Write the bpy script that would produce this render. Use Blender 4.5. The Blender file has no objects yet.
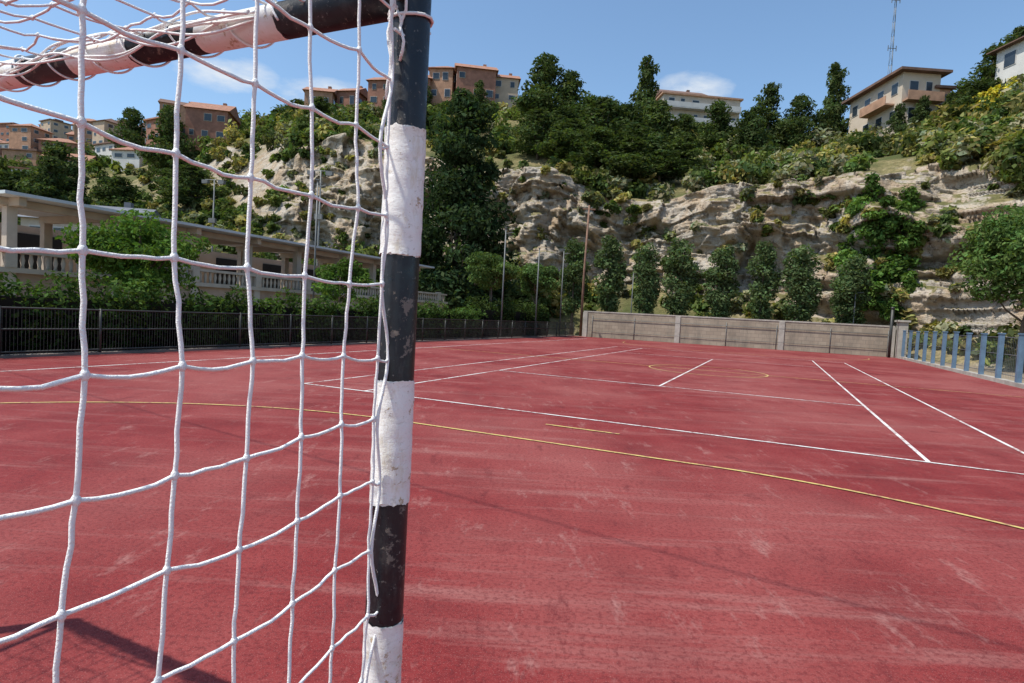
import bpy, math, random
import numpy as np
from mathutils import Vector, Matrix, noise
random.seed(7)
scene = bpy.context.scene

# ------------------------------------------------------------------ frames
YAW = 0.417
EU = (math.cos(YAW), -math.sin(YAW))     # across the court
EV = (math.sin(YAW), math.cos(YAW))      # along the court
G0 = (-0.188, 0.96)                      # foot of the near goal post
def uv(u, v, z=0.0):
    return (G0[0]+u*EU[0]+v*EV[0], G0[1]+u*EU[1]+v*EV[1], z)

# ------------------------------------------------------------------ mesh helpers
def link(o, parent=None):
    scene.collection.objects.link(o)
    if parent: o.parent = parent
    return o
def empty(name, loc=(0,0,0)):
    e = bpy.data.objects.new(name, None); e.location = loc
    e.empty_display_size = .3
    return link(e)
def quad_mesh(name, V, F, mats, MI=None, col=None, smooth=False):
    V = np.asarray(V, dtype=np.float32); F = np.asarray(F, dtype=np.int32)
    me = bpy.data.meshes.new(name)
    me.vertices.add(len(V)); me.vertices.foreach_set("co", V.ravel())
    me.loops.add(F.size); me.loops.foreach_set("vertex_index", F.ravel())
    me.polygons.add(len(F))
    me.polygons.foreach_set("loop_start", np.arange(0, F.size, 4, dtype=np.int32))
    me.polygons.foreach_set("loop_total", np.full(len(F), 4, dtype=np.int32))
    for m in mats: me.materials.append(m)
    if MI is not None: me.polygons.foreach_set("material_index", np.asarray(MI, dtype=np.int32))
    if smooth is not False:
        sm = np.full(len(F), True) if smooth is True else np.asarray(smooth, dtype=bool)
        me.polygons.foreach_set("use_smooth", sm)
    if col is not None:
        a = me.attributes.new("Col", 'FLOAT_COLOR', 'POINT')
        c = np.ones((len(V), 4), dtype=np.float32); c[:, :3] = col
        a.data.foreach_set("color", c.ravel())
    me.update(calc_edges=True); me.validate()
    return me

class MB:
    def __init__(s): s.V=[]; s.F=[]; s.M=[]; s.S=[]
    def quad(s, pts, m=0, sm=False):
        b=len(s.V); s.V+= [tuple(p) for p in pts]; s.F.append((b,b+1,b+2,b+3)); s.M.append(m); s.S.append(sm)
    def box(s, c, size, rot=0.0, m=0):
        cx,cy,cz=c; hx,hy,hz=[a/2 for a in size]; ca,sa=math.cos(rot),math.sin(rot)
        b=len(s.V)
        for dz in (-hz,hz):
            for dx,dy in ((-hx,-hy),(hx,-hy),(hx,hy),(-hx,hy)):
                s.V.append((cx+dx*ca-dy*sa, cy+dx*sa+dy*ca, cz+dz))
        for f in ((0,3,2,1),(4,5,6,7),(0,1,5,4),(1,2,6,5),(2,3,7,6),(3,0,4,7)):
            s.F.append(tuple(b+i for i in f)); s.M.append(m); s.S.append(False)
    def ubox(s, u0,u1,v0,v1,z0,z1,m=0):     # box in the court frame
        c=uv((u0+u1)/2,(v0+v1)/2,(z0+z1)/2)
        s.box(c,(abs(u1-u0),abs(v1-v0),z1-z0),-YAW,m)
    def tube(s, path, rad, n=8, m=0, caps=True):
        P=[Vector(p) for p in path]
        if not hasattr(rad,'__len__'): rad=[rad]*len(P)
        b=len(s.V); prev=None
        for i,p in enumerate(P):
            t=(P[min(i+1,len(P)-1)]-P[max(i-1,0)])
            t = t.normalized() if t.length>1e-9 else Vector((0,0,1))
            if prev is None:
                a=Vector((0,0,1)) if abs(t.z)<.9 else Vector((1,0,0))
                x=t.cross(a).normalized()
            else:
                x=(prev-t*prev.dot(t)).normalized()
            prev=x; y=t.cross(x)
            for k in range(n):
                w=2*math.pi*k/n
                q=p+(x*math.cos(w)+y*math.sin(w))*rad[i]
                s.V.append((q.x,q.y,q.z))
        for i in range(len(P)-1):
            for k in range(n):
                a=b+i*n+k; c=b+i*n+(k+1)%n
                s.F.append((a,c,c+n,a+n)); s.M.append(m); s.S.append(True)
        if caps and n%2==0:
            for base,fl in ((b,True),(b+(len(P)-1)*n,False)):
                for j in range(1,n-2,2):
                    f=(base,base+j,base+j+1,base+j+2)
                    s.F.append(f[::-1] if fl else f); s.M.append(m); s.S.append(False)
    def knot(s,c,r,m=0,el=1.3):
        c=Vector(c)
        s.tube([c+Vector((0,0,-r*el)),c+Vector((0,0,-r*.6)),c+Vector((0,0,r*.6)),c+Vector((0,0,r*el))],[r*.35,r,r,r*.35],6,m)
    def obj(s,name,mats,parent=None):
        V=np.array(s.V,dtype=np.float32).reshape(-1,3); F=np.array(s.F,dtype=np.int32).reshape(-1,4)
        me=quad_mesh(name,V,F,mats,s.M,None,s.S)
        return link(bpy.data.objects.new(name,me),parent)

# ------------------------------------------------------------------ material helpers
def mat(name):
    m=bpy.data.materials.new(name); m.use_nodes=True
    nt=m.node_tree; b=nt.nodes["Principled BSDF"]
    return m,nt,b
def N(nt,t,**k):
    n=nt.nodes.new(t)
    for a,v in k.items(): setattr(n,a,v)
    return n
def ramp(nt,fac,stops,interp='LINEAR'):
    r=N(nt,'ShaderNodeValToRGB'); r.color_ramp.interpolation=interp
    e=r.color_ramp.elements
    while len(e)<len(stops): e.new(.5)
    for i,(p,c) in enumerate(stops):
        e[i].position=p; e[i].color=(*c,1) if len(c)==3 else c
    nt.links.new(fac,r.inputs[0]); return r.outputs[0]
def noi(nt,scale,detail=5,rough=.55,vec=None,dist=0):
    n=N(nt,'ShaderNodeTexNoise'); n.inputs['Scale'].default_value=scale; n.inputs['Detail'].default_value=detail
    n.inputs['Roughness'].default_value=rough; n.inputs['Distortion'].default_value=dist
    if vec is not None: nt.links.new(vec,n.inputs['Vector'])
    return n.outputs['Fac']
def mixc(nt,fac,a,b,mode='MIX'):
    m=N(nt,'ShaderNodeMix',data_type='RGBA',blend_type=mode)
    for s,v in ((m.inputs[0],fac),(m.inputs[6],a),(m.inputs[7],b)):
        if hasattr(v,'node'): nt.links.new(v,s)
        else: s.default_value = v if not isinstance(v,tuple) else (*v,1)
    return m.outputs[2]
def mth(nt,op,a,b=None,clamp=False):
    m=N(nt,'ShaderNodeMath',operation=op); m.use_clamp=clamp
    for i,v in enumerate((a,b)):
        if v is None: continue
        if hasattr(v,'node'): nt.links.new(v,m.inputs[i])
        else: m.inputs[i].default_value=v
    return m.outputs[0]
def pos(nt): return N(nt,'ShaderNodeNewGeometry').outputs['Position']
def bump(nt,b,h,strength=.3,dist=.02):
    n=N(nt,'ShaderNodeBump'); n.inputs['Strength'].default_value=strength; n.inputs['Distance'].default_value=dist
    nt.links.new(h,n.inputs['Height']); nt.links.new(n.outputs[0],b.inputs['Normal'])
def mapv(nt,vec,scale=(1,1,1),rot=(0,0,0)):
    m=N(nt,'ShaderNodeMapping'); m.inputs['Scale'].default_value=scale; m.inputs['Rotation'].default_value=rot
    nt.links.new(vec,m.inputs['Vector']); return m.outputs[0]
def plain(name,c,rough=.7,var=.25,scale=3,bmp=0,metal=0,c2=None):
    m,nt,b=mat(name); p=pos(nt)
    f=noi(nt,scale,4,.6,p)
    d=c2 or tuple(x*(1-var) for x in c); l=tuple(min(1,x*(1+var)) for x in c)
    nt.links.new(ramp(nt,f,[(.3,d),(.7,l)]),b.inputs['Base Color'])
    b.inputs['Roughness'].default_value=rough; b.inputs['Metallic'].default_value=metal
    if bmp: bump(nt,b,noi(nt,scale*8,2,.6,p),bmp,.01)
    return m

# court surface
def court_mat():
    m,nt,b=mat("red_acrylic_court"); p=pos(nt)
    big=noi(nt,.24,3,.6,p); mid=noi(nt,1.1,5,.68,p); fine=noi(nt,38,3,.7,p); speck=noi(nt,170,2,.7,p)
    streak=noi(nt,1.3,5,.74,mapv(nt,p,(.22,2.4,1),(0,0,YAW+.35)))
    scuff=noi(nt,4,5,.78,mapv(nt,p,(1,.35,1),(0,0,-.3)))
    c=ramp(nt,mid,[(.32,(.138,.0155,.0158)),(.5,(.190,.0220,.0218)),(.70,(.240,.040,.037))])
    c=mixc(nt,ramp(nt,big,[(.43,(0,0,0)),(.64,(.8,.8,.8))]),c,(.29,.082,.072))
    c=mixc(nt,ramp(nt,streak,[(.52,(0,0,0)),(.69,(.46,.46,.46))]),c,(.33,.16,.14))
    c=mixc(nt,ramp(nt,scuff,[(.57,(0,0,0)),(.69,(.46,.46,.46))]),c,(.37,.20,.175))
    c=mixc(nt,ramp(nt,scuff,[(.33,(.55,.55,.55)),(.43,(0,0,0))]),c,(.10,.013,.015))
    c=mixc(nt,ramp(nt,fine,[(.38,(.55,.55,.55)),(.52,(0,0,0))]),c,(.090,.011,.013))
    c=mixc(nt,ramp(nt,speck,[(.58,(0,0,0)),(.70,(.7,.7,.7))]),c,(.36,.17,.150))
    nt.links.new(c,b.inputs['Base Color'])
    b.inputs['Roughness'].default_value=.8; b.inputs['Specular IOR Level'].default_value=.18
    h=mth(nt,'ADD',fine,mth(nt,'MULTIPLY',speck,.6)); bump(nt,b,h,.55,.004)
    return m
M_court=court_mat()
def line_mat(name,c):
    m,nt,b=mat(name); p=pos(nt)
    w=noi(nt,14,5,.75,p); w2=noi(nt,1.3,3,.6,p)
    f=ramp(nt,mth(nt,'ADD',mth(nt,'MULTIPLY',w,.6),mth(nt,'MULTIPLY',w2,.4)),[(.39,(1,1,1)),(.53,(0,0,0))])
    nt.links.new(mixc(nt,f,c,(.28,.09,.075)),b.inputs['Base Color']); b.inputs['Roughness'].default_value=.65
    return m
M_white=line_mat("white_line_paint",(.70,.68,.64)); M_yel=line_mat("yellow_line_paint",(.58,.43,.14))

# generic materials
M_conc=plain("concrete",(.36,.33,.28),.9,.25,2,.4)
M_gut=plain("gutter_concrete",(.17,.14,.12),.9,.3,2,.4)
M_cream=plain("cream_render",(.46,.39,.31),.85,.16,1.5,.2)
M_pink=plain("weathered_pink_render",(.40,.29,.22),.85,.2,1.2,.2)
M_tan=plain("tan_render",(.45,.34,.24),.85,.15,.8)
M_beige=plain("beige_render",(.52,.43,.33),.85,.1,.8)
M_whitew=plain("white_render",(.56,.54,.50),.8,.1,.6)
M_brick=plain("brick_wall",(.28,.13,.085),.9,.25,1.2)
M_orange=plain("orange_brick",(.37,.21,.13),.9,.25,1.2)
M_tile=plain("roof_tile",(.30,.145,.09),.9,.35,2)
M_brownroof=plain("brown_roof",(.15,.085,.06),.9,.3,1)
M_grey=plain("grey_roof",(.13,.14,.16),.8,.2,1)
M_glass=plain("window_glass",(.03,.04,.05),.15,.3,1)
M_frame=plain("window_frame",(.5,.48,.45),.6,.1,1)
M_dark=plain("dark_opening",(.02,.018,.016),.9,.3,1)
M_canopy=plain("canopy_sheet",(.50,.54,.55),.6,.1,1)
M_galv=plain("galvanised_steel",(.32,.33,.33),.45,.15,4,0,.6)
M_dgalv=plain("dull_steel",(.16,.165,.16),.6,.15,4,0,.3)
M_darkst=plain("dark_fence_steel",(.05,.05,.045),.5,.3,3,0,.3)
M_rust=plain("rusty_pole",(.20,.11,.07),.8,.3,2)
M_blue=plain("blue_grey_paint",(.10,.165,.235),.7,.22,3)
M_bark=plain("bark",(.10,.075,.055),.95,.35,5,.6)

def leaf_mat():
    m,nt,b=mat("foliage"); a=N(nt,'ShaderNodeAttribute',attribute_name="Col")
    nt.nodes.remove(b); df=N(nt,'ShaderNodeBsdfDiffuse'); nt.links.new(a.outputs['Color'],df.inputs[0])
    tr=N(nt,'ShaderNodeBsdfTranslucent')
    nt.links.new(mixc(nt,1.0,a.outputs['Color'],(1.5,1.6,.6),'MULTIPLY'),tr.inputs[0])
    mx=N(nt,'ShaderNodeMixShader'); mx.inputs[0].default_value=.28
    nt.links.new(df.outputs[0],mx.inputs[1]); nt.links.new(tr.outputs[0],mx.inputs[2])
    nt.links.new(mx.outputs[0],nt.nodes['Material Output'].inputs[0]); return m
M_leaf=leaf_mat()

# ------------------------------------------------------------------ foliage
GAIN=1.5
def leaves(lobes, n, size, col, rng, lobevar=.3, leafvar=.35, shell=(.5,1.05), up=.25):
    L=np.asarray(lobes,dtype=float)
    wts=(L[:,3]*L[:,4]+L[:,3]*L[:,5]+L[:,4]*L[:,5]); wts/=wts.sum()
    idx=rng.choice(len(L),n,p=wts)
    d=rng.normal(size=(n,3)); d/=np.linalg.norm(d,axis=1)[:,None]
    rad=rng.uniform(shell[0],shell[1],n)**.7
    P=L[idx,:3]+d*L[idx,3:6]*rad[:,None]
    nr=d*.55+rng.normal(size=(n,3))*.5; nr[:,2]+=up; nr/=np.linalg.norm(nr,axis=1)[:,None]
    t=np.cross(nr,rng.normal(size=(n,3))); t/=np.linalg.norm(t,axis=1)[:,None]
    bt=np.cross(nr,t)
    sz=size*rng.uniform(.55,1.35,n)[:,None]; w=sz*rng.uniform(.35,.6,n)[:,None]
    V=np.stack([P-t*sz,P-bt*w+nr*sz*.15,P+t*sz,P+bt*w+nr*sz*.15],axis=1).reshape(-1,3)
    F=np.arange(4*n).reshape(n,4)
    lf=rng.uniform(1-lobevar,1+lobevar,len(L))[idx]*rng.uniform(1-leafvar,1+leafvar,n)*GAIN
    C=np.repeat(np.asarray(col,dtype=float)[None,:]*lf[:,None],4,axis=0)
    C[:,0]*=np.repeat(rng.uniform(.85,1.25,n),4)
    return V,F,C
def lobes_in(cx,cy,cz,rx,ry,rz,n,rng,lr=.35,power=.6):
    out=[]
    for i in range(n):
        d=rng.normal(size=3); d/=np.linalg.norm(d); k=rng.uniform(.25,1)**power*(1-lr*.7)
        s=rng.uniform(.7,1.25)*lr
        out.append((cx+d[0]*rx*k,cy+d[1]*ry*k,cz+d[2]*rz*k,rx*s,ry*s,rz*s*rng.uniform(.7,1)))
    return out
def tree_mesh(name,mb,lv):
    V0=np.array(mb.V,dtype=np.float32).reshape(-1,3); F0=np.array(mb.F,dtype=np.int32).reshape(-1,4)
    V,F,C=lv
    VV=np.vstack([V0,V]); FF=np.vstack([F0,F+len(V0)])
    MI=np.concatenate([np.zeros(len(F0)),np.ones(len(F))]); CC=np.vstack([np.ones((len(V0),3)),C])
    sm=np.concatenate([np.array(mb.S,dtype=bool),np.zeros(len(F),dtype=bool)])
    return quad_mesh(name,VV,FF,[M_bark,M_leaf],MI,CC,sm)
def trunk_and_limbs(mb,h0,h1,r,lobes,rng,nl=8,lean=.05):
    a=rng.uniform(0,6.28); lx,ly=math.cos(a)*lean*h1,math.sin(a)*lean*h1
    pts=[(lx*(k/6)**2+rng.normal()*.01*h1*(k>0),ly*(k/6)**2+rng.normal()*.01*h1*(k>0),h1*k/6) for k in range(7)]
    mb.tube(pts,[r*(1.35 if k==0 else 1-.13*k) for k in range(7)],8,0)
    ii=rng.choice(len(lobes),min(nl,len(lobes)),replace=False)
    for i in ii:
        L=lobes[i]; z=min(h1*.98,max(h0*.9,L[2]-L[5]-rng.uniform(.05,.2)*h1)); k=z/h1
        s=Vector((lx*k*k,ly*k*k,z)); e=Vector(L[:3]); mdl=s.lerp(e,.5)+Vector((0,0,-.04*h1))
        mb.tube([s,mdl,e],[r*.45,r*.3,r*.1],6,0)
def pine(name,h,w,base,seed,n=5200,col=(.040,.058,.022),leaf=.27,cone=.5,K=46):
    rng=np.random.default_rng(seed); lobes=[]
    for i in range(K):
        f=(i+rng.uniform(0,1))/K; z=h*(base+(1-base)*f)
        R=w/2*((1-f)**cone)*(.5+.5*min(1,f*5+.3))*rng.uniform(.15,1.0)
        a=rng.uniform(0,6.28); s=w*rng.uniform(.13,.21)*(1.15-.55*f)
        lobes.append((R*math.cos(a),R*math.sin(a),z-s*.3,s*1.2,s*1.2,s*.7))
    lobes.append((0,0,h-.04*h,w*.09,w*.09,h*.06))
    mb=MB(); trunk_and_limbs(mb,h*base*.7,h*.9,h*.013+.05,lobes,rng,18,.03)
    return tree_mesh(name,mb,leaves(lobes,n,leaf,col,rng,.4,.35,(.3,1.05),.35))
def broad(name,h,w,crown0,seed,n=5000,col=(.06,.10,.025),leaf=.13,nl=26,r=.09,lr=.33):
    rng=np.random.default_rng(seed)
    cz=(h+crown0)/2; rz=(h-crown0)/2
    lobes=lobes_in(0,0,cz,w/2,w/2,rz,nl,rng,lr)
    mb=MB(); trunk_and_limbs(mb,crown0*.8,cz+rz*.4,r,lobes,rng,10,.05)
    return tree_mesh(name,mb,leaves(lobes,n,leaf,col,rng,.3,.35,(.45,1.05)))
def place(name,me,x,y,z=0,s=1,rot=None,sz=None):
    o=bpy.data.objects.new(name,me); o.location=(x,y,z)
    o.scale=(s,s,sz or s); o.rotation_euler=(0,0,random.uniform(0,6.28) if rot is None else rot)
    return link(o)

# ------------------------------------------------------------------ ground + court
mb=MB(); R=2500
mb.quad([(-R,-R,-.06),(R,-R,-.06),(R,R,-.06),(-R,R,-.06)])
mb.obj("ground",[plain("dry_ground",(.23,.18,.12),.95,.3,.3,.3)])
mb=MB(); mb.quad([uv(-13.95,-8,0),uv(7.8,-8,0),uv(7.8,44,0),uv(-13.95,44,0)])
mb.obj("sports_court",[M_court])
LZ=.004
lines=MB()
def ln(u0,v0,u1,v1,w,m,z=LZ):
    d=Vector((u1-u0,v1-v0)); d.normalize(); n=Vector((-d.y,d.x))*w/2
    lines.quad([uv(u0-n.x,v0-n.y,z),uv(u0+n.x,v0+n.y,z),uv(u1+n.x,v1+n.y,z),uv(u1-n.x,v1-n.y,z)][::-1],m)
TU,TV=-7.27,7.52
for du in (0,1.37,9.60,10.97):
    ln(TU+du,TV,TU+du,TV+23.77,.05,0)
for dv,a,b in ((0,0,10.97),(23.77,0,10.97),(5.485,1.37,9.6),(18.285,1.37,9.6)):
    ln(TU+a,TV+dv,TU+b,TV+dv,.055,0,LZ*1.6)
ln(TU+5.485,TV+5.51,TU+5.485,TV+18.26,.05,0)
ln(-11.7,-2,-11.7,40,.06,0)
def arc(cu,cv,r,a0,a1,w,m,z,n=48):
    for i in range(n):
        p,q=a0+(a1-a0)*i/n,a0+(a1-a0)*(i+1)/n
        lines.quad([uv(cu+(r-w/2)*math.cos(p),cv+(r-w/2)*math.sin(p),z),uv(cu+(r+w/2)*math.cos(p),cv+(r+w/2)*math.sin(p),z),
                    uv(cu+(r+w/2)*math.cos(q),cv+(r+w/2)*math.sin(q),z),uv(cu+(r-w/2)*math.cos(q),cv+(r-w/2)*math.sin(q),z)],m)
YZ=LZ*2.2
arc(0,0,5.65,0,math.pi/2,.045,1,YZ); arc(-3.8,0,5.65,math.pi/2,math.pi,.045,1,YZ); ln(-3.8,5.65,0,5.65,.045,1,YZ)
ln(-2.2,6.72,-1.18,6.72,.05,1,YZ)
arc(-1.33,19,1.8,0,2*math.pi,.05,1,YZ); ln(-11.6,19,7,19,.05,1,YZ*1.2)
arc(0,39,5.65,-math.pi/2,0,.05,1,YZ); arc(-3.0,39,5.65,math.pi,1.5*math.pi,.05,1,YZ); ln(-3.0,33.35,0,33.35,.05,1,YZ)
lines.obj("court_line_markings",[M_white,M_yel])

# ------------------------------------------------------------------ goal
def paint_mat(name,axis):
    m,nt,b=mat(name); p=pos(nt)
    if axis=='Z':
        s=N(nt,'ShaderNodeSeparateXYZ'); nt.links.new(p,s.inputs[0])
        t=mth(nt,'SUBTRACT',1.768,s.outputs[2]); t=mth(nt,'MAXIMUM',mth(nt,'DIVIDE',t,.2),-.9)
    elif axis=='U':
        d=N(nt,'ShaderNodeVectorMath',operation='DOT_PRODUCT'); nt.links.new(p,d.inputs[0]); d.inputs[1].default_value=(-EU[0],-EU[1],0)
        off=G0[0]*EU[0]+G0[1]*EU[1]
        t=mth(nt,'ADD',d.outputs['Value'],off-.265); t=mth(nt,'MAXIMUM',mth(nt,'DIVIDE',t,.198),-.9)
    if axis=='T':
        par=mth(nt,'MULTIPLY',noi(nt,1,0,.5,p),0.0)
    else:
        wob=mth(nt,'MULTIPLY',mth(nt,'SUBTRACT',noi(nt,60,3,.6,p),.5),.05)
        fl=mth(nt,'FLOOR',mth(nt,'ADD',t,wob)); par=mth(nt,'MODULO',mth(nt,'ADD',fl,10),2)   # 0 white 1 black
    c=mixc(nt,par,(.86,.85,.80),(.008,.009,.012))
    n1=noi(nt,26,7,.72,p); n2=noi(nt,6,5,.6,p); sp=noi(nt,120,4,.7,p); n3=noi(nt,34,6,.7,mapv(nt,p,(1,1,.35)))
    c=mixc(nt,ramp(nt,n3,[(.55,(0,0,0)),(.68,(.6,.6,.6))]),c,mixc(nt,par,(.60,.50,.31),(.06,.055,.05)))
    c=mixc(nt,ramp(nt,n1,[(.60,(0,0,0)),(.63,(.8,.8,.8))]),c,mixc(nt,par,(.38,.23,.09),(.22,.18,.14)))
    grime=ramp(nt,mth(nt,'ADD',mth(nt,'MULTIPLY',n2,.7),mth(nt,'MULTIPLY',n1,.3)),[(.49,(0,0,0)),(.70,(.55,.55,.55))])
    c=mixc(nt,grime,c,mixc(nt,par,(.58,.50,.34),(.035,.033,.032)))
    c=mixc(nt,ramp(nt,sp,[(.63,(0,0,0)),(.69,(.6,.6,.6))]),c,mixc(nt,par,(.34,.26,.17),(.26,.25,.22)))
    h=mth(nt,'ADD',n1,mth(nt,'MULTIPLY',sp,.5))
    if axis=='T':
        cr=noi(nt,9,5,.75,mapv(nt,p,(6,6,14),(.5,.3,0)))      # creases of wound tape
        c=mixc(nt,ramp(nt,cr,[(.36,(.4,.4,.4)),(.44,(0,0,0))]),c,(.42,.38,.30)); h=mth(nt,'ADD',h,mth(nt,'MULTIPLY',cr,1.5))
    nt.links.new(c,b.inputs['Base Color'])
    nt.links.new(ramp(nt,n1,[(.3,(.22,.22,.22)),(.7,(.6,.6,.6))]),b.inputs['Roughness'])
    if axis=='T': b.inputs['Roughness'].default_value=.6
    bump(nt,b,h,.4,.002); return m
M_post=paint_mat("striped_post_paint",'Z'); M_bar=paint_mat("striped_bar_paint",'U'); M_tape=paint_mat("white_band_tape",'T')
def rope_mat():
    m,nt,b=mat("white_net_rope"); p=pos(nt)
    n=noi(nt,450,3,.6,p); d=noi(nt,18,4,.6,p)
    nt.links.new(mixc(nt,ramp(nt,d,[(.45,(0,0,0)),(.85,(.35,.35,.35))]),(.88,.87,.84),(.66,.62,.54)),b.inputs['Base Color'])
    b.inputs['Roughness'].default_value=.85; bump(nt,b,n,.9,.002); return m
M_rope=rope_mat()
goal=empty("handball_goal",uv(-1.5,0,0))
def gobj(mb,name,mats):
    o=mb.obj(name,mats); o.parent=goal; o.matrix_parent_inverse=Matrix.Translation(goal.location).inverted(); return o
PR=.031
for nm,u in (("near_post",0),("far_post",-3.0)):
    m_=MB(); m_.tube([uv(u,0,0),uv(u,0,1.0),uv(u,0,1.99),uv(u,0,2.022)],[PR,PR,PR,PR*.8],28); gobj(m_,nm,[M_post])
# wound tape on the white bands, with ragged, slightly lifted edges
m_=MB(); n_=64; rows=22
for zt in (1.768,1.368,.968,.568):
    b0=len(m_.V); cx,cy,_=uv(0,0)
    for j in range(rows+1):
        f=j/rows
        for k in range(n_):
            a=2*math.pi*k/n_; c_,s_=math.cos(a),math.sin(a)
            rag=.006*noise.noise(Vector((c_*2.2,s_*2.2,zt*9+f*4)))+.0025*noise.noise(Vector((c_*9,s_*9,zt*5)))
            z=zt-.2*f+(rag if j in (0,rows) else 0)
            lap=.0012*(((f*5+k/n_)%1.0))
            lift=.0022*max(0,noise.noise(Vector((c_*1.8,s_*1.8,zt*7+f*2))))*(1 if j in (0,rows) else .25)
            rr_=PR+.0010+lap+lift
            m_.V.append((cx+rr_*c_,cy+rr_*s_,z))
    for j in range(rows):
        for k in range(n_):
            a=b0+j*n_+k; c=b0+j*n_+(k+1)%n_
            m_.F.append((a,a+n_,c+n_,c)); m_.M.append(0); m_.S.append(True)
gobj(m_,"white_tape_bands",[M_tape])
m_=MB(); m_.tube([uv(.0,0,1.98),uv(-1,0,1.982),uv(-2,0,1.982),uv(-3.0,0,1.98)],[PR*.97]*4,28); gobj(m_,"crossbar",[M_bar])
m_=MB()
for u in (0,-3.0):
    m_.tube([uv(u,-.03,1.97),uv(u,-.5,1.975),uv(u,-.8,1.9),uv(u,-.9,1.5),uv(u,-1.0,.03)],.014,10)
    m_.tube([uv(u,0,.02),uv(u,-1.0,.02)],.016,8)
m_.tube([uv(0,-1,.02),uv(-3,-1,.02)],.016,8)
gobj(m_,"net_support_frame",[M_galv])
# net
RR=.0023
net=MB()
def sagpath(a,b,sag,n=4,jit=.0010):
    a=Vector(a); b=Vector(b); out=[]
    for i in range(n+1):
        k=i/n; p=a.lerp(b,k); p.z-=sag*4*k*(1-k)
        if 0<i<n: p+=Vector((random.gauss(0,jit),random.gauss(0,jit),random.gauss(0,jit)))
        out.append(p)
    return out
def side_net(u0,sgn,detail=True):
    nodes={}
    for i in range(12):
        for k in range(20):
            z=1.415+.104*5-.104*k
            if z<.02: continue
            t=.052+.0865*i
            tl=t+.028*(1.75-z)*(.3+.7*min(1,i/5))
            lim=.8+.2*(1-max(0,z)/2)
            if t>lim+.02: continue
            nz=noise.noise(Vector((i*.37,k*.41,u0)))
            ny=noise.noise(Vector((i*.33+9,k*.29,u0)))
            bul=.03*math.sin(min(1,t/.8)*math.pi)*math.sin(max(0,z)/2*math.pi)
            nodes[(i,k)]=Vector(uv(u0+sgn*(bul+.012*nz)+random.gauss(0,.0015),-(tl+.012*ny+random.gauss(0,.0018)),z+.014*noise.noise(Vector((i*.5,k*.5+7,3)))+random.gauss(0,.002)))
    for (i,k),p in nodes.items():
        if detail: net.knot(p,.0037,0,1.8)
        if (i,k+1) in nodes: net.tube(sagpath(p,nodes[(i,k+1)],0,5,.0007),RR,6,0,False)
        if (i+1,k) in nodes: net.tube(sagpath(p,nodes[(i+1,k)],random.uniform(.001,.006),5,.0007),RR,6,0,False)
    return nodes
nd=side_net(0.0,1); side_net(-3.0,-1,False)
for i in range(9):
    if (i,0) in nd:
        net.tube(sagpath(nd[(i,0)],uv(0,-(.05+.0865*i),1.985),0),RR,6,0,False)
zs=np.linspace(1.96,.05,90); pth=[]
for j,z in enumerate(zs):
    pth.append(uv(.006+.012*noise.noise(Vector((z*5,1,0))),-(.045+.032*noise.noise(Vector((z*2.6,5,0)))+.010*math.sin(z*30)),z))
net.tube(pth,.0028,6)
for k in range(20):
    if (0,k) in nd:
        p=nd[(0,k)]; z=p.z
        net.tube(sagpath(p,pth[int(np.argmin(abs(zs-z)))],.004),RR,6,0,False)
def wrap(z0,turns,r,pitch,tail=True,a0=0):
    pts=[]
    for j in range(int(turns*14)+1):
        a=a0+j/14*2*math.pi
        pts.append(uv(r*math.sin(a),-r*math.cos(a),z0+pitch*j/14+.003*math.sin(a*1.7)))
    net.tube(pts,.0027,6)
    if tail: net.tube(sagpath(pts[0],uv(.006,-.05,z0-.03),.01),.0027,6)
wrap(1.935,1.6,PR+.003,.006,True,2.6)
for k,(a,b,l) in enumerate(((-.035,.01,.10),(-.045,-.005,.16),(-.03,.0,.07))):
    pts=[uv(b+.006*math.sin(j*1.3+k),a-.004*math.cos(j*1.1+k),1.965-l*j/8) for j in range(9)]
    net.tube(pts,.0024,6)
tn={}
for i in range(31):
    for k in range(10):
        t=.0865*k
        sag=.06*math.sin(min(1,t/.78)*math.pi)*math.sin(min(1,(i+.3)/30)*math.pi)**.3
        tn[(i,k)]=Vector(uv(-.1*i+random.gauss(0,.008),-t-(.02 if k==0 else 0)+random.gauss(0,.01),2.0-sag+random.gauss(0,.006)))
for (i,k),p in tn.items():
    if (i+1,k) in tn: net.tube(sagpath(p,tn[(i+1,k)],random.uniform(0,.012)),RR,6,0,False)
    if (i,k+1) in tn: net.tube(sagpath(p,tn[(i,k+1)],random.uniform(0,.01)),RR,6,0,False)
    net.knot(p,.0038)
for ph,off,rr in ((0,.002,.010),(1.7,.012,.014),(3.9,-.002,.012),(5.1,.008,.016),(2.2,.02,.010)):
    pts=[]
    for j in range(260):
        s=.30+j*.0104; a=s*(7+ph*.9)+ph+3.0*noise.noise(Vector((s*2.9,ph,0)))
        pts.append(uv(-s,-.036-rr*.8-rr*math.cos(a),1.965+off+rr*1.4*math.sin(a)))
    net.tube(pts,.0024,6)
pts=[]
for j in range(900):
    s=.25+j*.003; a=s*2*math.pi/.13+1.8*noise.noise(Vector((s*4,2,0)))
    pts.append(uv(-s,-(PR+.004)*math.cos(a),1.981+(PR+.004)*math.sin(a)))
net.tube(pts,.0022,6)
gobj(net,"net",[M_rope])

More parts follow.
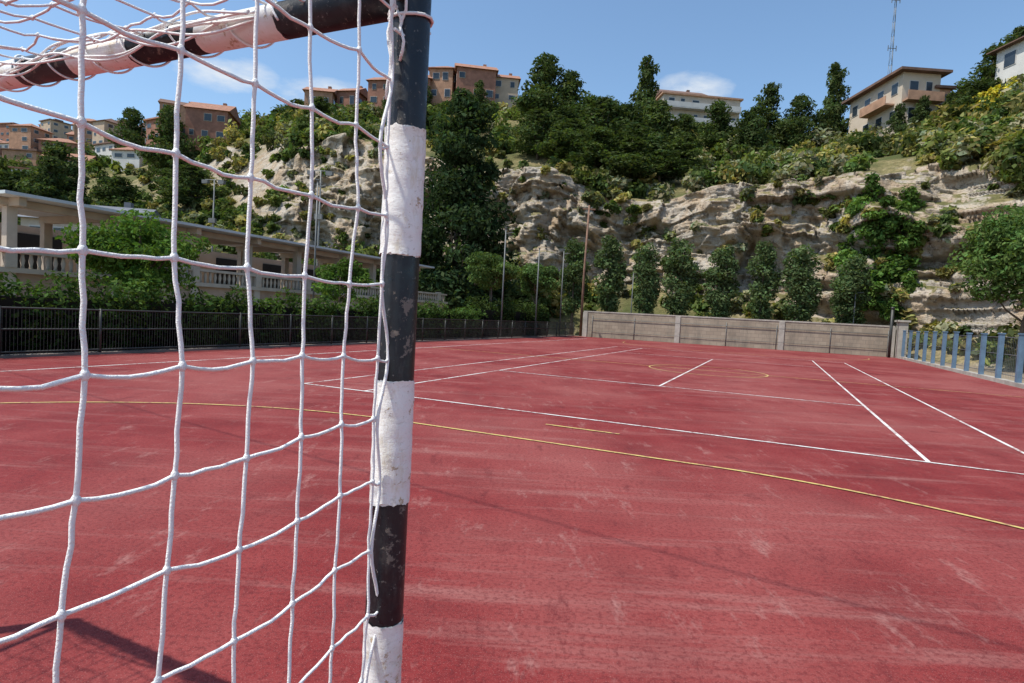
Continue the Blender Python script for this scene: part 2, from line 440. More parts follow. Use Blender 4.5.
# ------------------------------------------------------------------ fences + hedge
def fence(name,p0,p1,h,step,rails,wires,M,postr=.03,wr=.0035):
    e=empty(name,p0); m1=MB(); m2=MB()
    a=Vector(p0); b=Vector(p1); L=(b-a).length; n=max(1,round(L/step)); d=(b-a)/n
    for i in range(n+1):
        q=a+d*i; m1.tube([q,q+Vector((0,0,h+.03))],postr,8)
    for z in rails:
        m1.tube([a+Vector((0,0,z)),b+Vector((0,0,z))],postr*.7,6)
    parts=[(m1,"posts_and_rails")]
    if wires:
        nw=int(L/wires); z0,z1=min(rails+[.06]),max(rails)
        for i in range(nw):
            q=a+(b-a)*((i+.5)/nw); m2.tube([q+Vector((0,0,z0)),q+Vector((0,0,z1))],wr,4,0,False)
        parts.append((m2,"infill"))
    for m_,nm in parts:
        o=m_.obj(nm,[M]); o.parent=e; o.matrix_parent_inverse=Matrix.Translation(e.location).inverted()
    return e
fence("metal_fence",uv(-14,-8),uv(-14,44),1.05,2.0,[.12,.6,1.05],.07,M_darkst,.03,.006)
mb=MB(); mb.ubox(-14.3,-13.95,-8,44.0,-.05,.05); mb.obj("court_kerb",[M_gut])
rng=np.random.default_rng(5)
def hedge(name,u0,u1,v0,v1,h,n,leaf,col):
    L=[]; v=v0
    while v<v1:
        u=rng.uniform(u0,u1); hh=h*rng.uniform(.82,1.14)
        for z in (hh*.22,hh*.5,hh*.76):
            c=uv(u,v,z); L.append((*c,.40,.40,hh*.27))
        v+=.33
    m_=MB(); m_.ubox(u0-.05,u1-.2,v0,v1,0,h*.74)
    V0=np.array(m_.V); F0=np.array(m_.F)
    V,F,C=leaves(L,n,leaf,col,rng,.35,.4,(.55,1.1))
    zf=np.clip(V[:,2:3]/h,0,1); C=C*(.40+.85*zf)      # shade painted into the leaf colour low down, lit top lighter
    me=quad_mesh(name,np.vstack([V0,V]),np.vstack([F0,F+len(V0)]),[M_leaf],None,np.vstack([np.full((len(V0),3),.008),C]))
    return link(bpy.data.objects.new(name,me))
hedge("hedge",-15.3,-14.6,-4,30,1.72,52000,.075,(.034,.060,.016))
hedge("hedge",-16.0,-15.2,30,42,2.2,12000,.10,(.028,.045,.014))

# ------------------------------------------------------------------ terrace building on the left
tb=empty("terrace_building",uv(-20,10,0))
def tch(m_,nm,mats):
    o=m_.obj(nm,mats); o.parent=tb; o.matrix_parent_inverse=Matrix.Translation(tb.location).inverted()
m_=MB(); m_.ubox(-31,-20,-10,34,-.05,1.9); tch(m_,"retaining_wall",[M_pink])
m_=MB(); m_.ubox(-20.02,-19.82,-10,34.1,1.9,2.05)
for v in np.arange(-9,34,3.0): m_.ubox(-20,-19.88,v-.15,v+.15,0,1.9)
tch(m_,"cornice_and_pilasters",[M_cream])
m_=MB()
for v in np.arange(-9.8,33.8,.22): 
    c=uv(-19.95,v,0); m_.tube([(c[0],c[1],z) for z in (2.05,2.14,2.28,2.42,2.48)],[.055,.04,.065,.04,.05],6)
m_.ubox(-20.06,-19.84,-10,34,2.48,2.58)
for v in np.arange(-9,34,3.0): m_.ubox(-20.1,-19.8,v-.14,v+.14,2.05,2.66)
tch(m_,"balustrade",[M_cream])
m_=MB()
for v in np.arange(9.6,33,3.0):
    for u in (-21.2,-25.0): m_.ubox(u-.14,u+.14,v-.14,v+.14,1.9,3.95)
    m_.ubox(-25.3,-20.5,v-.1,v+.1,3.95,4.2)
m_.ubox(-21.32,-21.08,9.2,32.5,3.96,4.19)
tch(m_,"canopy_columns",[M_cream])
m_=MB(); m_.ubox(-25.6,-20.2,9.0,32.8,4.203,4.30); tch(m_,"canopy_roof",[M_canopy])
m_=MB(); m_.ubox(-31,-26.6,8,33,1.9,3.9); m_.ubox(-31,-26,-10,7.5,1.9,3.3); tch(m_,"rear_rooms",[M_tan])
m_=MB()
for v in np.arange(9,32,3.1): m_.ubox(-26.6,-26.55,v,v+1.9,2.0,3.6)
for v in np.arange(-8,6,3.1): m_.ubox(-26.0,-25.95,v,v+2.2,2.0,3.1)
tch(m_,"openings",[M_dark])
m_=MB(); m_.quad([uv(-24.6,-10.5,3.3),uv(-24.6,7.0,3.3),uv(-28,7.0,4.0),uv(-28,-10.5,4.0)][::-1]); 
m_.quad([uv(-24.6,-10.5,3.15),uv(-24.6,7.0,3.15),uv(-24.6,7.0,3.3),uv(-24.6,-10.5,3.3)])
m_.quad([uv(-28,-10.5,4.0),uv(-28,7,4.0),uv(-32,7,3.3),uv(-32,-10.5,3.3)][::-1])
tch(m_,"tiled_roof",[plain("pale_tile",(.26,.19,.13),.9,.3,3,.4)])

# ------------------------------------------------------------------ far wall
def block_mat():
    m,nt,b=mat("block_wall"); p=pos(nt)
    v=mapv(nt,p,(1,1,1),(0,0,YAW))
    s=N(nt,'ShaderNodeSeparateXYZ'); nt.links.new(v,s.inputs[0]); cm=N(nt,'ShaderNodeCombineXYZ')
    nt.links.new(s.outputs[0],cm.inputs[0]); nt.links.new(s.outputs[2],cm.inputs[1])
    br=N(nt,'ShaderNodeTexBrick'); nt.links.new(cm.outputs[0],br.inputs['Vector'])
    br.inputs['Scale'].default_value=1; br.inputs['Brick Width'].default_value=.5; br.inputs['Row Height'].default_value=.25
    br.inputs['Mortar Size'].default_value=.012
    br.inputs['Color1'].default_value=(.36,.30,.22,1); br.inputs['Color2'].default_value=(.29,.235,.17,1); br.inputs['Mortar'].default_value=(.22,.185,.14,1)
    st=noi(nt,1.2,5,.7,mapv(nt,p,(1,1,.35)))
    c=mixc(nt,ramp(nt,st,[(.46,(0,0,0)),(.70,(.65,.65,.65))]),br.outputs[0],(.15,.13,.10))
    nt.links.new(c,b.inputs['Base Color']); b.inputs['Roughness'].default_value=.9; bump(nt,b,st,.4,.02); return m
wl=empty("retaining_wall",uv(-3,44,0))
def wch(m_,nm,mats):
    o=m_.obj(nm,mats); o.parent=wl; o.matrix_parent_inverse=Matrix.Translation(wl.location).inverted()
m_=MB(); m_.ubox(-13.2,7.6,44.05,44.35,-.05,1.95); wch(m_,"block_face",[block_mat()])
m_=MB(); m_.ubox(-13.25,7.65,44.02,44.38,1.95,2.04)
for u in (-13.1,-6,1.0,7.5): m_.ubox(u-.18,u+.18,43.98,44.06,-.04,1.95)
wch(m_,"coping_and_piers",[M_conc])
m_=MB()
for u in np.arange(-12.5,7.6,3.3): m_.tube([uv(u,44.01,0.0),uv(u,44.01,1.7)],.02,6)
m_.tube([uv(-12.5,43.99,1.45),uv(7.3,43.99,1.45)],.02,6); m_.tube([uv(-12.5,43.99,.5),uv(7.3,43.99,.5)],.015,6)
wch(m_,"training_rail",[M_dgalv])
mb=MB(); mb.ubox(7.75,8.25,43.4,44.4,-.05,2.3); mb.ubox(7.65,8.35,43.3,44.5,2.3,2.42); mb.obj("gate_pier",[M_conc])
mb=MB(); mb.tube([uv(7.3,43.2,0),uv(7.3,43.2,3.1)],.09,8); mb.tube([uv(7.3,43.2,3.1),uv(7.3,43.2,3.2)],.12,8); mb.obj("gate_post",[M_darkst])

rf=empty("blue_post_fence",uv(7.9,20,0))
def rch(m_,nm,mats):
    o=m_.obj(nm,mats); o.parent=rf; o.matrix_parent_inverse=Matrix.Translation(rf.location).inverted()
m_=MB(); m_.ubox(7.8,8.05,-8,43,-.05,.14); rch(m_,"kerb",[M_conc])
m_=MB()
for v in np.arange(-7,43,1.9):
    dz=random.uniform(-.03,.03)
    m_.ubox(7.83,7.97,v-.085,v+.085,.14,1.70+dz); m_.ubox(7.81,7.99,v-.105,v+.105,1.70+dz,1.75+dz)
rch(m_,"posts",[M_blue])
m_=MB()
for z in (.3,1.0,1.6): m_.tube([uv(8.01,-8,z),uv(8.01,43,z)],.014,6)
for v in np.arange(-7,42.9,.16): m_.tube([uv(8.02,v,.2),uv(8.02,v,1.62)],.004,4,0,False)
rch(m_,"mesh",[M_dgalv])

# ------------------------------------------------------------------ hillside terrain
K={ # tangent of bearing : [(Y,z) x6]
 -2.60:[(24,0),(34,4),(52,10),(90,25),(160,48),(260,50)],
 -1.38:[(38,0),(50,4),(80,12),(140,28),(250,60),(360,62)],
 -0.868:[(44,0),(60,4),(90,12.3),(150,29.7),(260,62),(380,63)],
 -0.66:[(46,0),(60,4),(90,14.8),(150,33.8),(250,65),(370,66)],
 -0.48:[(46,0),(60,3.5),(80,14.9),(95,25.4),(150,44.0),(260,47)],
 -0.345:[(50,0),(69,6.5),(73,22.0),(90,27),(125,39.5),(220,44)],
 -0.19:[(50,0),(64,7.0),(68,20),(85,26),(120,40.5),(220,44)],
 -0.055:[(50,0),(62,6),(66,16.8),(85,24.8),(115,41),(210,44)],
  0.08:[(51,0),(60,6),(63.5,17.0),(85,25.5),(110,38.5),(210,42)],
  0.217:[(50,0),(58,5.5),(61,14.5),(85,25.4),(110,36),(210,40)],
  0.353:[(47,0),(52,3.5),(54.5,14.0),(75,20.8),(110,36),(200,40)],
  0.488:[(45,0),(50,3.5),(53,14.2),(75,22.5),(100,33),(190,38)],
  0.59:[(42,0),(46,3.0),(49.5,14.6),(68,21.5),(85,29),(180,36)],
  0.708:[(37,0),(42,2.6),(45.5,14.6),(60,21.5),(80,32),(170,40)],
  0.868:[(30,0),(34,2.4),(38.0,13.0),(55,22.5),(75,35.0),(160,42)],
  1.166:[(20,0),(26,3),(31,13),(50,23),(70,36),(150,42)],
  1.80:[(11,0),(17,3),(22,12),(40,22),(60,34),(130,40)],
  2.6:[(8,0),(12,3),(18,12),(30,22),(50,34),(110,40)]}
kr=sorted(K); KA=np.array([K[k] for k in kr])
def prof(r,s):
    i=int(np.clip(np.searchsorted(kr,r)-1,0,len(kr)-2)); f=(r-kr[i])/(kr[i+1]-kr[i]); f=min(1,max(0,f)); f=f*f*(3-2*f)*.5+f*.5
    A=KA[i]*(1-f)+KA[i+1]*f
    j=min(4,int(s)); g=s-j
    return A[j,0]*(1-g)+A[j+1,0]*g, A[j,1]*(1-g)+A[j+1,1]*g
def rockiness(r): return max(0,min(1,(r+.44)/.08))
def h2(a,b=0.0):
    h=math.sin(a*127.1+b*311.7+4.2)*43758.5453; return h-math.floor(h)-.5
def surf(r,s,detail=True):
    Y,z=prof(r,s); x=r*Y
    if s>0.02:
        z+=(noise.fractal(Vector((x*.05,Y*.05,3.1)),1.0,2.0,4))*min(1,s)*1.6*(1 if s<3 else .7)
        if 1<=s<=3: z+=1.8*noise.noise(Vector((x*.09,1.7,0)))*(1-abs(s-2))     # uneven cliff top
        if detail:
            cz=max(0,1-abs(s-1.5)/.8)**.5*rockiness(r)
            if cz>0:
                q=Vector((x*.11,Y*.05,z*.09))
                d=4.6*(noise.fractal(q,1.0,2.0,5))
                w1=noise.noise(Vector((x*.09,0,z*.13))); w2=noise.noise(Vector((x*.5,3,z*.5)))
                t1=z*.40+x*.07+1.5*w1+.25*w2; L1=math.floor(t1)
                jx=x*.20+h2(L1)*9+.7*w2; J1=math.floor(jx)
                d+=.9*h2(L1,1)+2.3*h2(L1,J1)
                t2=z*1.3+x*.20+2.6*w1+.7*w2; L2=math.floor(t2)
                J2=math.floor(x*.62+h2(L2)*9+.8*w2)
                d+=.35*h2(L2,2)+1.2*h2(L2,J2)
                L3=math.floor(z*3.3+x*.4+4*w1+w2); J3=math.floor(x*1.6+h2(L3)*7)
                d+=.45*h2(L3,J3)
                d+=.8*noise.noise(Vector((x*.8,Y*.1,z*.8)))
                Y+=d*cz; x=r*Y
    return x,Y,z
rs=np.concatenate([np.linspace(-2.6,-.9,60,endpoint=False),np.linspace(-.9,-.42,60,endpoint=False),np.linspace(-.42,.95,620,endpoint=False),np.linspace(.95,2.6,50)])
ss=np.concatenate([np.linspace(0,1,14,endpoint=False),np.linspace(1,2,104,endpoint=False),np.linspace(2,3,34,endpoint=False),np.linspace(3,4,26,endpoint=False),np.linspace(4,5,8)])
V=[]
for r in rs:
    for s in ss:
        x,y,z=surf(r,s); V.append((x,y,z-.09 if s==0 else z))
ns=len(ss); nr=len(rs)
I=np.arange(nr*ns).reshape(nr,ns)
F=np.stack([I[:-1,:-1],I[1:,:-1],I[1:,1:],I[:-1,1:]],axis=-1).reshape(-1,4)
def hill_mat():
    m,nt,b=mat("hillside"); p=pos(nt)
    g=N(nt,'ShaderNodeNewGeometry'); s=N(nt,'ShaderNodeSeparateXYZ'); nt.links.new(g.outputs['Normal'],s.inputs[0])
    strata=noi(nt,1.0,5,.74,mapv(nt,p,(.20,.20,1.2),(.06,.16,0)))
    blk=noi(nt,.35,5,.72,p); crk=noi(nt,1.4,5,.8,mapv(nt,p,(1,1,.8)))
    rock=ramp(nt,strata,[(.30,(.24,.19,.14)),(.42,(.38,.32,.245)),(.52,(.48,.42,.345)),(.60,(.42,.35,.27)),(.66,(.50,.44,.37)),(.76,(.34,.27,.20))])
    rock=mixc(nt,ramp(nt,blk,[(.40,(.65,.65,.65)),(.55,(0,0,0))]),rock,(.37,.25,.145))
    rock=mixc(nt,ramp(nt,blk,[(.52,(0,0,0)),(.66,(.65,.65,.65))]),rock,(.36,.33,.29))
    rock=mixc(nt,ramp(nt,crk,[(.38,(.8,.8,.8)),(.46,(0,0,0))]),rock,(.13,.10,.075))
    gr=noi(nt,.12,5,.65,p); gf=noi(nt,3,3,.7,p)
    grass=ramp(nt,gr,[(.36,(.08,.10,.035)),(.48,(.17,.15,.065)),(.60,(.34,.27,.14))])
    grass=mixc(nt,ramp(nt,gf,[(.4,(.6,.6,.6)),(.6,(0,0,0))]),grass,(.08,.08,.032))
    sl=mth(nt,'ADD',s.outputs[2],mth(nt,'MULTIPLY',mth(nt,'SUBTRACT',crk,.5),.6))
    c=mixc(nt,ramp(nt,sl,[(.62,(0,0,0)),(.80,(1,1,1))]),rock,grass)
    nt.links.new(c,b.inputs['Base Color']); b.inputs['Roughness'].default_value=.95; b.inputs['Specular IOR Level'].default_value=.1
    bump(nt,b,mth(nt,'ADD',crk,strata),.9,.3); return m
link(bpy.data.objects.new("rocky_hillside",quad_mesh("rocky_hillside",V,F,[hill_mat()])))

cols=np.array([(.034,.052,.020),(.050,.075,.024),(.076,.098,.03),(.125,.130,.080),(.150,.140,.052),(.062,.072,.03)])
def bushes(name,spec,seed):
    rng=np.random.default_rng(seed); Vs=[];Fs=[];Cs=[];o=0
    for (x,y,z,rad,ht,ci,n,leaf) in spec:
        k=int(rng.integers(3,7)); lobes=[]
        for j in range(k):
            a=rng.uniform(0,6.28); d=rng.uniform(0,.6)*rad; s=rad*rng.uniform(.4,.75)
            lobes.append((x+d*math.cos(a),y+d*math.sin(a),z+ht*rng.uniform(.25,.75),s,s,ht*rng.uniform(.25,.42)))
        V,F,C=leaves(lobes,n,leaf,np.array(ci)*rng.uniform(.75,1.35),rng,.3,.35,(.4,1.05),.35)
        Vs.append(V);Fs.append(F+o);Cs.append(C);o+=len(V)
    me=quad_mesh(name,np.vstack(Vs),np.vstack(Fs),[M_leaf],None,np.vstack(Cs))
    return link(bpy.data.objects.new(name,me))
rng=np.random.default_rng(21); spec=[]
def pick(p): return cols[rng.choice(6,p=p)]
for t in range(6400):
    r=rng.uniform(-1.05,1.15); s=rng.uniform(.05,4.1)
    nz=noise.noise(Vector((r*9,s*2.2,1.3)))
    rk=rockiness(r); pc=[.16,.24,.22,.16,.14,.08] if r<.3 else [.10,.18,.22,.24,.20,.06]
    if s<1:
        pr=.55 if r<.08 else .10+.3*nz; rad=rng.uniform(.8,1.9); ht=rad*rng.uniform(1.1,1.6)
        if r>.08: rad*=.6; ht*=.6; pc=[.05,.10,.2,.30,.30,.05]
        if s>.75 and r>-.4: pr*=.5
    elif s<2.0:
        pr=(.9*(1-rk)) + rk*(.10+(.5 if nz>.18 else 0)); rad=rng.uniform(.25,.95); ht=rad*rng.uniform(.8,1.2)
        if rk<.5: rad*=1.6; ht*=1.7
        else: pc=[.05,.15,.22,.28,.25,.05]
    elif s<3: pr=.52+1.1*nz; rad=rng.uniform(.6,1.8); ht=rad*rng.uniform(1,1.5)
    else: pr=.62+.95*nz; rad=rng.uniform(.9,2.3); ht=rad*rng.uniform(1.1,1.7)
    if r<-.4 and s>2.3: pr*=.9
    if rng.uniform()>pr: continue
    x,y,z=surf(r,s)
    if y>130: rad*=1.5; ht*=1.5; n=80; leaf=.7
    else: n=int(85+65*rad); leaf=.25+.0014*y
    spec.append((x,y,z-.2*ht,rad,ht*1.2,pick(pc),n,leaf))
print("bushes",len(spec))
bushes("hillside_bushes",spec,3)

pines=[pine("pine_a",10,7.5,.24,1),pine("pine_b",11,7.0,.18,2,col=(.045,.064,.025)),pine("pine_c",9,7.5,.32,3,col=(.036,.054,.021),cone=.33)]
def hz(r,Y):
    best=None
    for s in np.linspace(.05,4.9,160):
        yy,zz=prof(r,s)
        if best is None or abs(yy-Y)<best[0]: best=(abs(yy-Y),zz)
    return best[1]
for i,(x,y,top,w) in enumerate([(3.0,95,42.3,10),(17.5,88,38.5,7.5),(9.8,88,34.5,9),(10.5,78,30,9),(17.2,76,28.5,8.5),(13.6,71,25,8.5),
    (29,90,34.8,7),(34.6,85,34.8,7.5),(31,82,31.5,6),(38.5,84,34,6.5),(43.5,85,37.8,6.5),(5.5,84,31,8),(2,76,27.5,7),(22.5,84,30,6),
    (-28,112,40,7),(-47,125,43.5,8),(-43,125,43,7),(-36,108,38,7),(-98,150,47.5,11),(-86,145,46,10),(-13,104,36,6),
    (56,72,36.5,8),(60,74,39,7),(50,66,30,6),(-62,105,34,9),(-30,88,31,7),(-14,86,30,7),
    (8.5,68,23,8),(12.0,66,21,8),(15.5,67,20.5,7.5),(6.0,72,25,8),(19.5,72,23.5,7),(14,84,32,9),(7,95,40,8),
    (-52,66,15,8),(-57,68,15.5,9),(-47,70,15,8),(-62,80,20,10),(-50,88,22,9),(-44,80,19,8)]):
    zt=hz(x/y,y); h=max(4,top-zt+.5); sc=h/10.0
    place("pine_tree",pines[i%3],x,y,zt-.5,w/7.5,None,sc)
# small trees half-screening the hilltop houses
for (x,y,top,w) in ((44.2,71,28.6,3.2),(46.5,70.2,29.4,3.0),(49.5,70,29.8,3.4),(52.5,70.5,31,3.6),(30,111,40,5),(37,112,40.5,5),(-8,106,42.2,4),(-18,107,42,4),(-24,107,41.5,4)):
    zt=hz(x/y,y); place("hillside_tree",pines[1],x,y,zt-.5,w/7.0,None,max(3,top-zt+.5)/11)
place("cedar_tree",pine("cedar",19.6,9.6,.13,9,n=23000,col=(.024,.040,.018),leaf=.24,cone=.40,K=110),-5.2,50,0,1)
cl=[]
for k in range(4):
    rg=np.random.default_rng(40+k); lobes=[]
    for z in np.linspace(2.2,7.2,11):
        for j in range(4):
            a=rg.uniform(0,6.28); f=math.sin((z-1.5)/6.5*math.pi)**.5
            lobes.append((.60*f*math.cos(a),.60*f*math.sin(a),z+rg.uniform(-.25,.25),.58*f*rg.uniform(.75,1.25)+.12,.58*f+.12,.5))
    m_=MB(); trunk_and_limbs(m_,2,6.5,.13,lobes,rg,8,.01)
    cl.append(tree_mesh("clipped%d"%k,m_,leaves(lobes,6500,.125,(.060,.090,.038),rg,.4,.4,(.5,1.12))))
for i,s in enumerate((-13.6,-10.6,-7.6,-4.9,-1.9,1.06,3.6,6.8)):
    x=17.4+.914*s; y=44.5-.405*s
    place("clipped_tree",cl[i%4],x,y,0,1.05+.09*math.sin(i*2.3),None,(1.04,1.05,1.0,1.04,.97,.99,.98,.88)[i])
place("broadleaf_tree",broad("b1",4.2,4.3,1.3,51,9000,(.055,.10,.022),.085,34,.10),-11.2,17.8,0)
place("broadleaf_tree",broad("b2",5.4,4.3,3.0,52,5500,(.06,.095,.03),.11,26,.10),-1.6,38,0)
place("broadleaf_tree",broad("b3",3.7,2.6,1.4,53,4500,(.055,.10,.022),.08,20,.07),-7.7,26,0)
place("broadleaf_tree",broad("b4",8.4,6.5,3.0,54,12000,(.055,.095,.028),.13,40,.14),24.6,28.5,0)
place("broadleaf_tree",broad("b5",5.5,3.4,2.6,55,5000,(.05,.085,.028),.11,24,.09),1.6,43,0)
sp=[]
rg=np.random.default_rng(8)
for k in range(75):
    r=rg.uniform(.545,.66); s=rg.uniform(.9,1.85)
    x,y,z=surf(r,s); sp.append((x,y-.6,z-.5,rg.uniform(.5,1.2),rg.uniform(.8,1.7),(.05,.09,.022),240,.17))
bushes("cliff_creeper",sp,5)
sp=[]
for k in range(16):
    r=rg.uniform(.74,.82); Y=rg.uniform(60,68); z=hz(r,Y); sp.append((r*Y,Y,z+.9,rg.uniform(.8,1.4),rg.uniform(1.4,2.2),(.25,.22,.03),200,.26))
bushes("broom_bush",sp,6)

# ------------------------------------------------------------------ buildings
def building(name,x,y,z0,w,d,h,rot,floors,bays,wall,roof='flat',roofm=None,over=.5,balc=False,chim=True,side_bays=None,wk=.5):
    e=empty(name,(x,y,z0)); e.rotation_euler=(0,0,rot)
    def ch(m_,nm,mats):
        o=m_.obj(nm,mats); o.parent=e; return o
    m_=MB(); m_.box((0,0,h/2-2),(w,d,h+4)); ch(m_,"walls",[wall])
    m_=MB(); roofm=roofm or M_tile
    if roof=='flat':
        m_.box((0,0,h+.15),(w+2*over,d+2*over,.3)); 
        if chim: m_.box((w*.2,0,h+.75),(w*.25,d*.4,.9))
    elif roof=='gable':
        rh=d*.28; a=w/2+over; bb=d/2+over
        P=[(-a,-bb,h),(a,-bb,h),(a,bb,h),(-a,bb,h),(-a,0,h+rh),(a,0,h+rh)]
        m_.quad([P[0],P[1],P[5],P[4]]); m_.quad([P[3],P[4],P[5],P[2]])
        m_.quad([P[0],P[4],P[3],((-a),0,h)]); m_.quad([P[1],(a,0,h),P[2],P[5]]); m_.quad([P[0],P[3],P[2],P[1]])
        if chim: m_.box((w*.25,d*.1,h+rh),(.6,.6,1.1))
    else:
        rh=d*.25; a=w/2+over; bb=d/2+over; q=max(.2,a-bb)
        m_.quad([(-a,-bb,h),(a,-bb,h),(q,0,h+rh),(-q,0,h+rh)]); m_.quad([(a,bb,h),(-a,bb,h),(-q,0,h+rh),(q,0,h+rh)])
        m_.quad([(a,-bb,h),(a,0,h),(a,bb,h),(q,0,h+rh)]); m_.quad([(-a,bb,h),(-a,0,h),(-a,-bb,h),(-q,0,h+rh)])
        m_.box((0,0,h-.06),(2*a,2*bb,.12))
    ch(m_,"roof",[roofm])
    gl=MB(); fr=MB(); fh=h/floors
    def win(cx,cz,ww,hh,face):
        for mbb,k,t in ((fr,1.15,.08),(gl,1.0,.12)):
            if face=='f': mbb.box((cx,-d/2-t/2+.02,cz),(ww*k,t,hh*k))
            elif face=='l': mbb.box((-w/2-t/2+.02,cx,cz),(t,ww*k,hh*k))
            elif face=='r': mbb.box((w/2+t/2-.02,cx,cz),(t,ww*k,hh*k))
    sb=side_bays or max(2,int(d/3.2))
    rw=random.Random(int(abs(x*13+y*7)))
    for f in range(floors):
        cz=fh*(f+.52)
        for i in range(bays):
            if rw.random()<.15: continue
            win(-w/2+w*(i+.5+rw.uniform(-.12,.12))/bays,cz,min(1.4,w/bays*.42)*rw.choice((.7,1,1.2)),fh*wk*rw.choice((.8,1)),'f')
        for i in range(sb):
            for fc in 'lr': win(-d/2+d*(i+.5)/sb,cz,min(1.3,d/sb*.4),fh*wk*.9,fc)
        if balc:
            fr.box((0,-d/2-.6,fh*f+.1),(w*.96,1.2,.16)); fr.box((0,-d/2-1.17,fh*f+.65),(w*.96,.08,.9))
            fr.box((-w/2-.5,0,fh*f+.1),(1.0,d*.9,.16)); fr.box((-w/2-.97,0,fh*f+.62),(.08,d*.9,.85))
    ch(fr,"window_frames_and_balconies",[M_frame if wall not in (M_brick,) else M_cream]); ch(gl,"windows",[M_glass])
    return e
hh_=building("hilltop_apartment_house",46.9,77.0,26.2,4.6,10.4,6.5,.04,2,2,M_beige,'flat',M_brownroof,.8,False,False,4,.42)
m_=MB()
m_.box((-2.9,-1.5,3.1),(1.2,5.0,.18)); m_.box((-3.46,-1.5,3.65),(.08,5.0,.9)); m_.box((0,-5.7,3.1),(4.4,1.0,.18)); m_.box((0,-6.15,3.65),(4.4,.08,.9))
o=m_.obj("balconies",[M_orange]); o.parent=hh_
e_=empty("hilltop_apartment_house",(49.9,74.2,26.2))
m_=MB(); m_.box((0,0,1.4),(1.6,4.6,6.8)); o=m_.obj("brick_stair_wing",[M_orange]); o.parent=e_
m_=MB(); m_.box((0,0,4.98),(2.4,5.4,.3)); o=m_.obj("roof",[M_brownroof]); o.parent=e_
m_=MB()
for z in (.2,2.6): m_.box((0,-2.34,z+1.0),(.8,.1,1.2))
o=m_.obj("windows",[M_glass]); o.parent=e_
building("hilltop_apartment_house",57.5,66,28,7,7,6.4,.1,2,3,M_whitew,'hip',M_brownroof,.7)
building("terraced_apartment_building",33,118,36.2,15,9,8.0,.1,3,6,M_cream,'flat',M_orange,.4,True)
building("terraced_apartment_building",31.5,124,44,9,7,3.2,.1,1,4,M_orange,'gable',M_brownroof,.5)
for (x,y,z,w,d,h,rt,fl,b,wm,rf_) in ((-9.5,112,39.4,7,8,5.6,.15,2,3,M_brick,'gable'),(-4.2,114,40.0,5,7,4.6,.1,2,2,M_tan,'gable'),(-15.2,114,39.6,4.4,8,6.0,-.1,2,2,M_orange,'hip'),
     (-20.5,112,38.7,4.4,7,4.6,.3,2,2,M_brick,'gable'),(-26,113,38.0,4.6,7,4.6,-.15,2,2,M_brick,'gable'),(-38.5,114,37.0,5.0,6,3.6,.1,1,2,M_orange,'gable'),(-33,116,38.2,4.0,6,3.4,-.2,1,2,M_brick,'gable'),(-58,112,29.5,7,8,5.8,.2,2,3,M_brick,'gable')):
    building("brick_house",x,y,z,w,d,h,rt,fl,b,wm,rf_,M_tile,.4,wk=.42)
# town on the left slope
wm_=[M_brick,M_whitew,M_orange,M_tan,M_brick,M_cream,M_orange,M_whitew]
rg=np.random.default_rng(77)
for (Y,n) in ((138,6),(160,8),(182,10),(208,13),(236,16),(255,14)):
    for k in range(n):
        r=-1.0+.58*(k+rg.uniform(.15,.85))/n
        x=r*Y; z=hz(r,Y); wm=wm_[int(rg.integers(0,8))]; fl=int(rg.integers(1,4)); W=rg.uniform(5,9.5)
        building("white_town_house" if wm is M_whitew else "brick_town_house" if wm in (M_brick,M_orange) else "town_house",
            x,Y+rg.uniform(-6,6),z-.3,W,7,fl*2.5,rg.uniform(-.5,.6),fl,max(2,int(W/2.4)),wm,('gable','hip','flat')[int(rg.integers(0,3))],(M_tile,M_tile,M_brownroof)[int(rg.integers(0,3))],.45,wk=.4)
building("grey_roof_house",-39.5,56,1.3,9,7,6.3,.15,2,4,M_cream,'gable',M_grey,.5)

# ------------------------------------------------------------------ poles, mast, added shadow-casting cable
mb=MB(); x,y,_=uv(-13.6,44.6); mb.tube([(x,y,0),(x,y,5),(x+.1,y,10.4)],[.11,.09,.07],10)
mb.box((x+.1,y,10.1),(1.0,.1,.1)); mb.obj("wooden_utility_pole",[M_rust])
def lamp(x,y,h):
    m_=MB(); m_.tube([(x,y,0),(x,y,h*.5),(x,y,h)],[.09,.07,.045],10)
    m_.tube([(x-.7,y,h-.05),(x+.7,y,h-.05)],.035,6)
    for s in (-1,1): m_.box((x+s*.62,y-.1,h-.22),(.45,.35,.22)); m_.box((x+s*.62,y-.2,h-.36),(.36,.25,.07))
    m_.box((x,y-.12,h*.7),(.5,.3,.35))
    m_.obj("floodlight_pole",[M_dgalv])
lamp(-13.4,40,10.4); lamp(-23.6,46,10.6)
for u,v,h in ((-14.3,31,6.5),(-14.3,36.5,6.0),(-14.3,41.5,6.5),(-10,46.2,5.5),(5.5,46.2,4.5),(-18.6,20,7)):
    m_=MB(); m_.tube([uv(u,v,0),uv(u,v,h)],[.045,.035],8); m_.box(uv(u,v,h+.02),(.16,.16,.04)); m_.tube([uv(u,v,h-.3),uv(u+.5,v,h-.25)],.02,6); m_.obj("slim_pole",[M_dgalv])
mb=MB(); bx,by,bz=54.2,90,31
for h in range(11):
    z0=bz+h*2.1; z1=z0+2.1; w0=.42*(1-h/14); w1=.42*(1-(h+1)/14)
    P=[[(bx+w*math.cos(a),by+w*math.sin(a),z) for a in (0.3,2.4,4.5)] for w,z in ((w0,z0),(w1,z1))]
    for k in range(3):
        mb.tube([P[0][k],P[1][k]],.03,4); mb.tube([P[0][k],P[1][(k+1)%3]],.018,4); mb.tube([P[0][k],P[0][(k+1)%3]],.018,4)
for z in (44,51): mb.box((bx,by,z),(1.2,.07,.07)); mb.box((bx+.6,by,z),(.08,.08,.8)); mb.box((bx-.6,by,z),(.08,.08,.8))
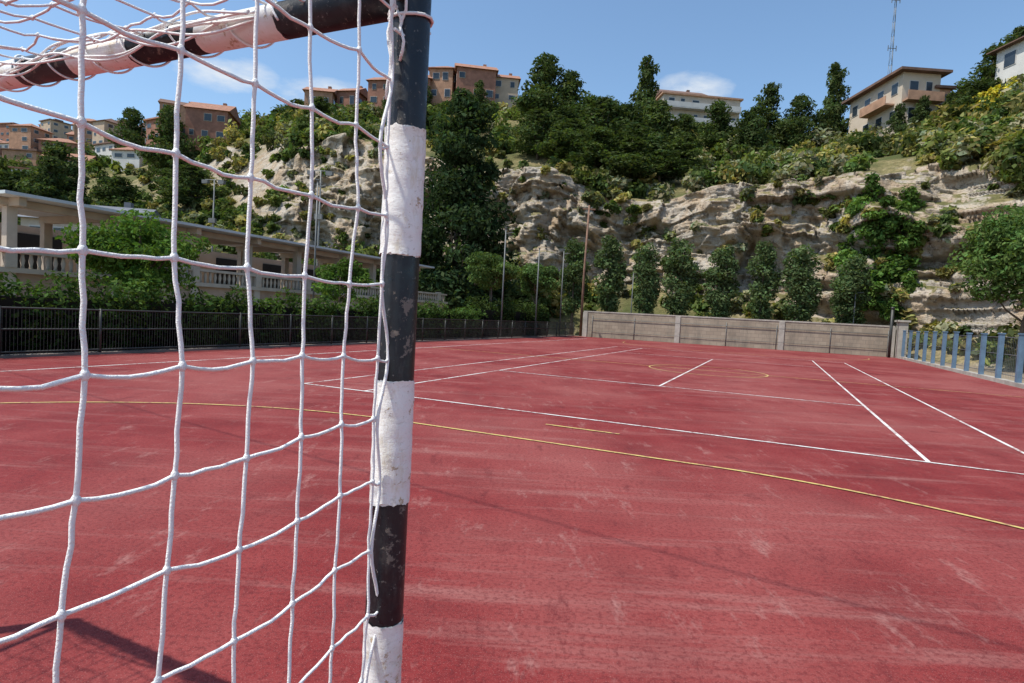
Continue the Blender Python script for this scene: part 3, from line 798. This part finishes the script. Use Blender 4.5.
mb.obj("radio_mast",[M_dgalv])
oc=empty("added_shadow_cable",(-14.8,10.3,0))  # out-of-view cable and poles, added to cast a faint shadow line on the court
m_=MB(); m_.tube([(-14.8,10.3,7.3),(-8,5.86,7.0),(-2,1.97,6.95),(4,-1.9,7.0),(12,-7.1,7.3)],.009,8); m_.tube([(-14.8,10.3,0),(-14.8,10.3,7.5)],.1,8); m_.tube([(12,-7.1,0),(12,-7.1,7.5)],.1,8)
o=m_.obj("shadow_cable_and_poles",[M_darkst]); o.parent=oc; o.matrix_parent_inverse=Matrix.Translation(oc.location).inverted()

# ------------------------------------------------------------------ light, sky, camera
ce=math.cos(math.radians(61)); to_sun=Vector((-.93*ce,-.37*ce,math.sin(math.radians(61)))).normalized()
sl=bpy.data.lights.new("sun",'SUN'); sl.energy=5.0; sl.angle=math.radians(.5); sl.color=(1,.96,.89)
so=link(bpy.data.objects.new("sun",sl)); so.rotation_euler=to_sun.to_track_quat('Z','Y').to_euler()
w=bpy.data.worlds.new("World"); scene.world=w; w.use_nodes=True; nt=w.node_tree
bg=nt.nodes['Background']; bg.inputs[1].default_value=.15
sky=N(nt,'ShaderNodeTexSky',sky_type='NISHITA'); sky.sun_disc=False
sky.sun_elevation=math.asin(to_sun.z); sky.sun_rotation=math.atan2(to_sun.x,to_sun.y)
sky.air_density=1.0; sky.dust_density=1.0; sky.ozone_density=1.8
tc=N(nt,'ShaderNodeTexCoord').outputs['Generated']
tot=None
nzc=noi(nt,11,6,.62,mapv(nt,tc,(1,1,2.6)))
for d,rad in (((-.419,.85,.315),.09),((-.298,.90,.305),.10),((.25,.90,.350),.075)):
    v=N(nt,'ShaderNodeVectorMath',operation='SUBTRACT'); nt.links.new(tc,v.inputs[0]); v.inputs[1].default_value=d
    sc=mapv(nt,v.outputs[0],(1,1,2.4)); ln_=N(nt,'ShaderNodeVectorMath',operation='LENGTH'); nt.links.new(sc,ln_.inputs[0])
    f=mth(nt,'SUBTRACT',1.0,mth(nt,'DIVIDE',ln_.outputs['Value'],rad),True)
    tot=f if tot is None else mth(nt,'MAXIMUM',tot,f)
cm=ramp(nt,mth(nt,'MULTIPLY',nzc,mth(nt,'POWER',tot,.5)),[(.25,(0,0,0)),(.52,(.8,.8,.8))])
skc=mixc(nt,1.0,sky.outputs[0],(1.14,1.27,1.29),'MULTIPLY')
nt.links.new(mixc(nt,cm,skc,(5.6,5.9,6.2)),bg.inputs[0])

cam=bpy.data.cameras.new("camera"); cam.sensor_width=36; cam.lens=590/1024*36; cam.clip_start=.05; cam.clip_end=5000
co=link(bpy.data.objects.new("camera",cam))
co.matrix_world=Matrix.Translation((0,0,1.485))@Matrix.Rotation(math.pi/2-.0468,4,'X')@Matrix.Rotation(.054,4,'Z')
scene.camera=co
scene.view_settings.view_transform='Standard'; scene.view_settings.look='None'; scene.view_settings.exposure=0
